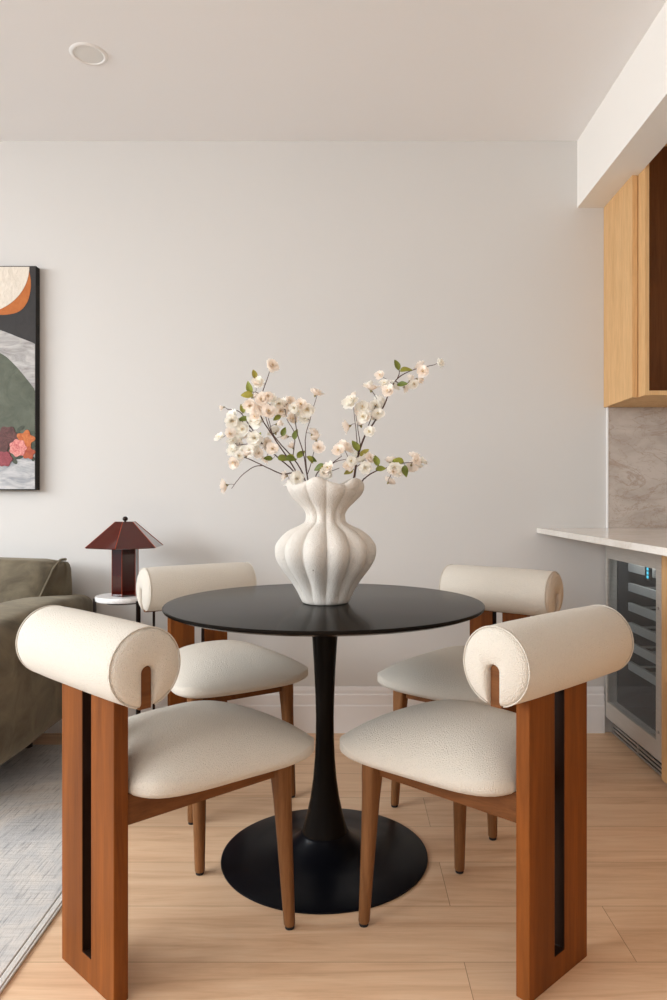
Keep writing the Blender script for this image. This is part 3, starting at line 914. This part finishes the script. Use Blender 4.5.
# each branch: list of twigs in picture coordinates with their distance offset, first twig is the main stem
branches = [
    ('tallest blossoming branch of the left bunch, reaching up to the highest single blossom', [([A(490, 700), A(350, 480), A(290, 385), A(262, 300), A(285, 250), A(330, 125)], -.02), ([A(285, 250), A(255, 235), A(225, 235)], -.02), ([A(350, 480), A(330, 400), A(315, 330)], -.02)]),
    ('dense blossoming branch in the middle of the left bunch', [([A(520, 700), A(460, 600), A(350, 470), A(310, 360), A(345, 280)], .03), ([A(460, 600), A(470, 470), A(430, 390), A(415, 320)], .03)]),
    ('slender blossoming branch rising straight from the rim, tipped by a small bud', [([A(545, 725), A(520, 580), A(480, 440), A(470, 330)], .0), ([A(540, 690), A(530, 500), A(555, 390), A(592, 262)], .0), ([A(560, 700), A(570, 620), A(585, 520)], .0)]),
    ('low blossoming branch arching over the rim, with one drooping blossom at its end', [([A(485, 705), A(400, 690), A(310, 650), A(200, 600), A(150, 600)], -.05), ([A(290, 650), A(240, 655), A(170, 705), A(120, 770)], -.05)]),
    ('blossoming branch leaning farthest left, with two bare blossom tipped twigs', [([A(480, 700), A(380, 600), A(290, 520), A(220, 420), A(165, 345), A(95, 328)], .05), ([A(255, 470), A(200, 440), A(130, 455), A(62, 490)], .05), ([A(290, 520), A(230, 520), A(150, 530)], .05), ([A(235, 440), A(190, 405), A(140, 380)], .05)]),
    ('short blossoming twig spreading low over the middle of the vase rim', [([A(585, 715), A(640, 655), B(50, 590), B(110, 545)], -.03), ([B(20, 660), B(60, 625), B(100, 605)], -.03), ([B(50, 590), B(90, 570), B(135, 560)], -.03)]),
    ('tall blossoming branch of the right side, sweeping up to the far tip', [([B(165, 690), B(190, 560), B(230, 440), B(275, 375), B(330, 280), B(385, 160), B(470, 105), B(590, 75)], .0), ([B(230, 440), B(255, 370), B(282, 295), B(300, 265)], .02), ([B(195, 530), B(185, 420), B(170, 285)], -.02), ([B(195, 500), B(195, 430), B(180, 300)], .02), ([B(385, 160), B(430, 175), B(495, 145)], .0), ([B(400, 140), B(408, 110), B(400, 75)], .0), ([B(183, 600), B(210, 585), B(225, 575)], -.02), ([B(186, 580), B(150, 560), B(130, 520)], -.02)]),
    ('low blossoming branch reaching sideways on the right with green leaves', [([B(205, 690), B(240, 650), B(290, 620), B(360, 600), B(430, 580), B(480, 578)], -.03), ([B(345, 603), B(365, 630), B(350, 668)], -.03), ([B(300, 615), B(300, 580), B(290, 555)], -.03)]),
]
blos = [A(*p) for p in ((340, 90), (260, 195), (278, 178), (240, 262), (228, 305), (322, 252), (308, 300), (345, 272), (410, 300), (398, 335), (440, 288), (470, 322), (492, 350), (545, 330), (572, 342), (528, 382), (120, 392), (132, 372), (75, 318), (258, 372), (272, 410), (322, 350), (372, 412), (452, 388), (202, 460), (158, 450), (118, 492), (142, 522), (55, 490), (182, 442), (262, 512), (248, 488), (302, 520), (160, 590), (138, 622), (222, 560), (182, 558), (272, 572), (312, 600), (430, 482), (462, 545), (590, 500), (602, 545), (568, 470), (350, 548), (92, 752), (425, 700), (482, 712), (442, 728), (585, 250), (640, 682), (230, 400), (362, 462), (285, 340), (345, 315), (380, 300), (425, 330), (505, 310), (150, 420), (110, 470), (165, 510), (200, 590), (245, 545), (130, 560), (290, 280), (210, 330))]
blos += [B(*p) for p in ((610, 70), (530, 112), (502, 150), (478, 172), (432, 192), (460, 158), (345, 202), (372, 190), (330, 178), (262, 207), (252, 188), (310, 132), (300, 270), (288, 292), (232, 320), (218, 300), (240, 352), (302, 330), (288, 352), (165, 260), (158, 275), (177, 240), (150, 390), (210, 390), (255, 420), (130, 510), (118, 490), (160, 570), (148, 592), (222, 570), (232, 602), (190, 550), (250, 560), (370, 580), (372, 622), (402, 612), (350, 680), (480, 550), (468, 592), (502, 602), (522, 575), (98, 520), (30, 632), (50, 610), (355, 215), (520, 90), (225, 340), (205, 320), (380, 600), (490, 570), (175, 590))]
leaves = [(A(250, 160), -95), (A(240, 250), 180), (A(232, 240), -110), (A(190, 350), -110), (A(215, 385), 185), (A(255, 520), -70), (A(350, 604), 178), (A(375, 600), 0), (A(470, 596), 185), (A(485, 600), -50), (A(540, 590), 40), (A(395, 365), 150), (A(400, 480), -70), (A(470, 500), -80), (A(610, 670), -25), (A(545, 600), 15), (A(420, 600), 5),
          (B(405, 105), -115), (B(410, 110), -20), (B(195, 520), -110), (B(205, 545), -35), (B(170, 610), 150), (B(295, 595), -100), (B(285, 610), 0), (B(410, 585), 190), (B(435, 590), 85), (B(430, 575), 195), (B(395, 180), 0), (B(30, 595), 170), (B(60, 600), 150)]
twig_data = []
for lab, tw in branches:
    full = []
    for i, (pts, dy) in enumerate(tw):
        ps = [at(x, y, VYc + dy * (.45 + .55 * min(1, j / 3.0)) if i == 0 else VYc + dy) for j, (x, y) in enumerate(pts)]
        if i == 0:
            p0 = ps[0]
            e = p0 - VC
            s = Vector((VC.x + e.x * .40, VC.y + e.y * .35, TH + .235))
            s2 = Vector((VC.x - e.x * .25, VC.y - e.y * .5, TH + .10))
            ps = [s2, s] + ps
        full.append(smooth_path(ps, 6))
    # side twigs start exactly on the main stem
    for k in range(1, len(full)):
        main = full[0]
        q = min(main, key=lambda p: (Vector((p.x, p.z)) - Vector((full[k][0].x, full[k][0].z))).length)
        off = q - full[k][0]
        n = len(full[k])
        for j in range(n): full[k][j] = full[k][j] + off * (1 - j / (n - 1)) ** 2
    twig_data.append(full)
assign = [[] for _ in branches]
def nearest(px, py):
    best = None
    for bi, full in enumerate(twig_data):
        for ti, path in enumerate(full):
            for j, p in enumerate(path):
                if p.z < TH + .335: continue
                x, y = VX + p.x * F / p.y, VY - (p.z - H) * F / p.y
                d = math.hypot(x - px, y - py)
                if best is None or d < best[0]: best = (d, bi, p)
    return best
rnd = random.Random(3)
for b in blos: assign_ = nearest(*b); assign[assign_[1]].append(('b', b, assign_[2], 0))
for l, a in leaves: assign_ = nearest(*l); assign[assign_[1]].append(('l', l, assign_[2], a))
for bi, (lab, tw) in enumerate(branches):
    full = twig_data[bi]
    origin = full[0][0]
    root = empty('blossom_branch', origin)
    tag(root, lab, 'branch', 'blossoming branches in the vase')
    bm = bmesh.new()
    for ti, path in enumerate(full):
        n = len(path)
        r0, r1 = ((.0026, .0011) if ti == 0 else (.0015, .0008))
        if 'tall blossoming branch of the right' in lab and ti == 0: r0, r1 = .0042, .0010
        tube(bm, [p - origin + Vector((rnd.uniform(-.0005, .0005), rnd.uniform(-.0005, .0005), 0)) for p in path], [r0 + (r1 - r0) * j / (n - 1) for j in range(n)], 7)
    items = []
    for kind, (px, py), q, a in assign[bi]:
        if kind == 'b':
            Yd = q.y + rnd.uniform(-.03, .03)
            c = at(px, py, Yd)
            tube(bm, smooth_path([q - origin, (q + c) / 2 - origin + Vector((0, 0, .002)), c - origin], 3), .0007, 5)
            me = rnd.choice(BLM[:4]) if rnd.random() > .12 else BLM[4]
            out = (c - q); out = out.normalized() if out.length > 1e-4 else Vector((0, 0, 1))
            nrm = (out * .7 + Vector((rnd.uniform(-.6, .6), -rnd.uniform(.2, 1.3), rnd.uniform(-.4, .8)))).normalized()
            items.append(('blossom', me, c, nrm.to_track_quat('Z', 'Y') @ Matrix.Rotation(rnd.random() * 6.28, 3, 'Z').to_quaternion(), rnd.uniform(.78, 1.2)))
        else:
            Yd = q.y + rnd.uniform(-.02, 0)
            c = at(px, py, Yd)
            tube(bm, [q - origin, c - origin], .0006, 5)
            a = math.radians(-a)                         # picture angle, y up
            d = Vector((math.cos(a), rnd.uniform(-.35, .15), math.sin(a))).normalized()
            face = Vector((rnd.uniform(-.5, .5), -1, rnd.uniform(-.1, .7)))
            xax = d.cross(face).normalized(); zax = xax.cross(d).normalized()
            mat = Matrix((xax, d, zax)).transposed()
            items.append(('leaf', rnd.choice(LFM), c, mat.to_quaternion(), rnd.uniform(.75, 1.1)))
    link('stem', bm, M['stem'], root, smooth=True)['label'] = 'thin dark brown stem'
    for nm, me, c, q, s in items:
        o = bpy.data.objects.new(nm, me); COL.objects.link(o); o.parent = root
        o.location = c - origin; o.rotation_mode = 'QUATERNION'; o.rotation_quaternion = q; o.scale = (s, s, s)

# ------------------------------------------------------------------ light: daylight through the side window, fill through the added rear one
SIDE, REAR = 560, 75
def area(name, loc, rot, sx, sy, power, col):
    l = bpy.data.lights.new(name, 'AREA'); l.shape = 'RECTANGLE'; l.size = sx; l.size_y = sy; l.energy = power; l.color = col
    o = bpy.data.objects.new(name, l); COL.objects.link(o); o.location = loc; o.rotation_euler = rot
    return o
def aim(p, q): return (Vector(q) - Vector(p)).to_track_quat('-Z', 'Y').to_euler()
p = (XL - 1.3, -.4, 2.35); area('daylight_side', p, aim(p, (0.2, .9, 0.45)), 5.2, 2.2, SIDE, (.95, 1.0, 1.035))
p = (-1.5, YF - 1.3, 2.45); area('rear_fill', p, aim(p, (-.4, 1.6, 0.35)), 3.6, 2.2, REAR, (.95, 1.0, 1.035))  # added fill from behind the camera
w = bpy.data.worlds.new('sky'); S.world = w; w.use_nodes = True
nt = w.node_tree; bg = nt.nodes['Background']
bg.inputs['Color'].default_value = (.82, .90, 1.0, 1); bg.inputs['Strength'].default_value = 0.5

# ------------------------------------------------------------------ camera
cam = bpy.data.cameras.new('camera'); co = bpy.data.objects.new('camera', cam); COL.objects.link(co)
co.location = (0, 0, H); co.rotation_euler = (PI / 2, 0, 0)
cam.sensor_fit = 'VERTICAL'; cam.sensor_height = 36; cam.sensor_width = 24
cam.lens = F / 1000 * 36
cam.shift_x = -(VX - 333.5) / 1000; cam.shift_y = (VY - 500) / 1000
cam.clip_start = 0.02
S.camera = co
S.view_settings.view_transform = 'Standard'; S.view_settings.look = 'None'
S.view_settings.gamma = 1; S.view_settings.use_curve_mapping = False
S.view_settings.exposure = -0.05
S.cycles.max_bounces = 12; S.cycles.diffuse_bounces = 8; S.cycles.transparent_max_bounces = 12
try:
    S.cycles.use_denoising = True
    S.cycles.sample_clamp_indirect = 6
except Exception: pass
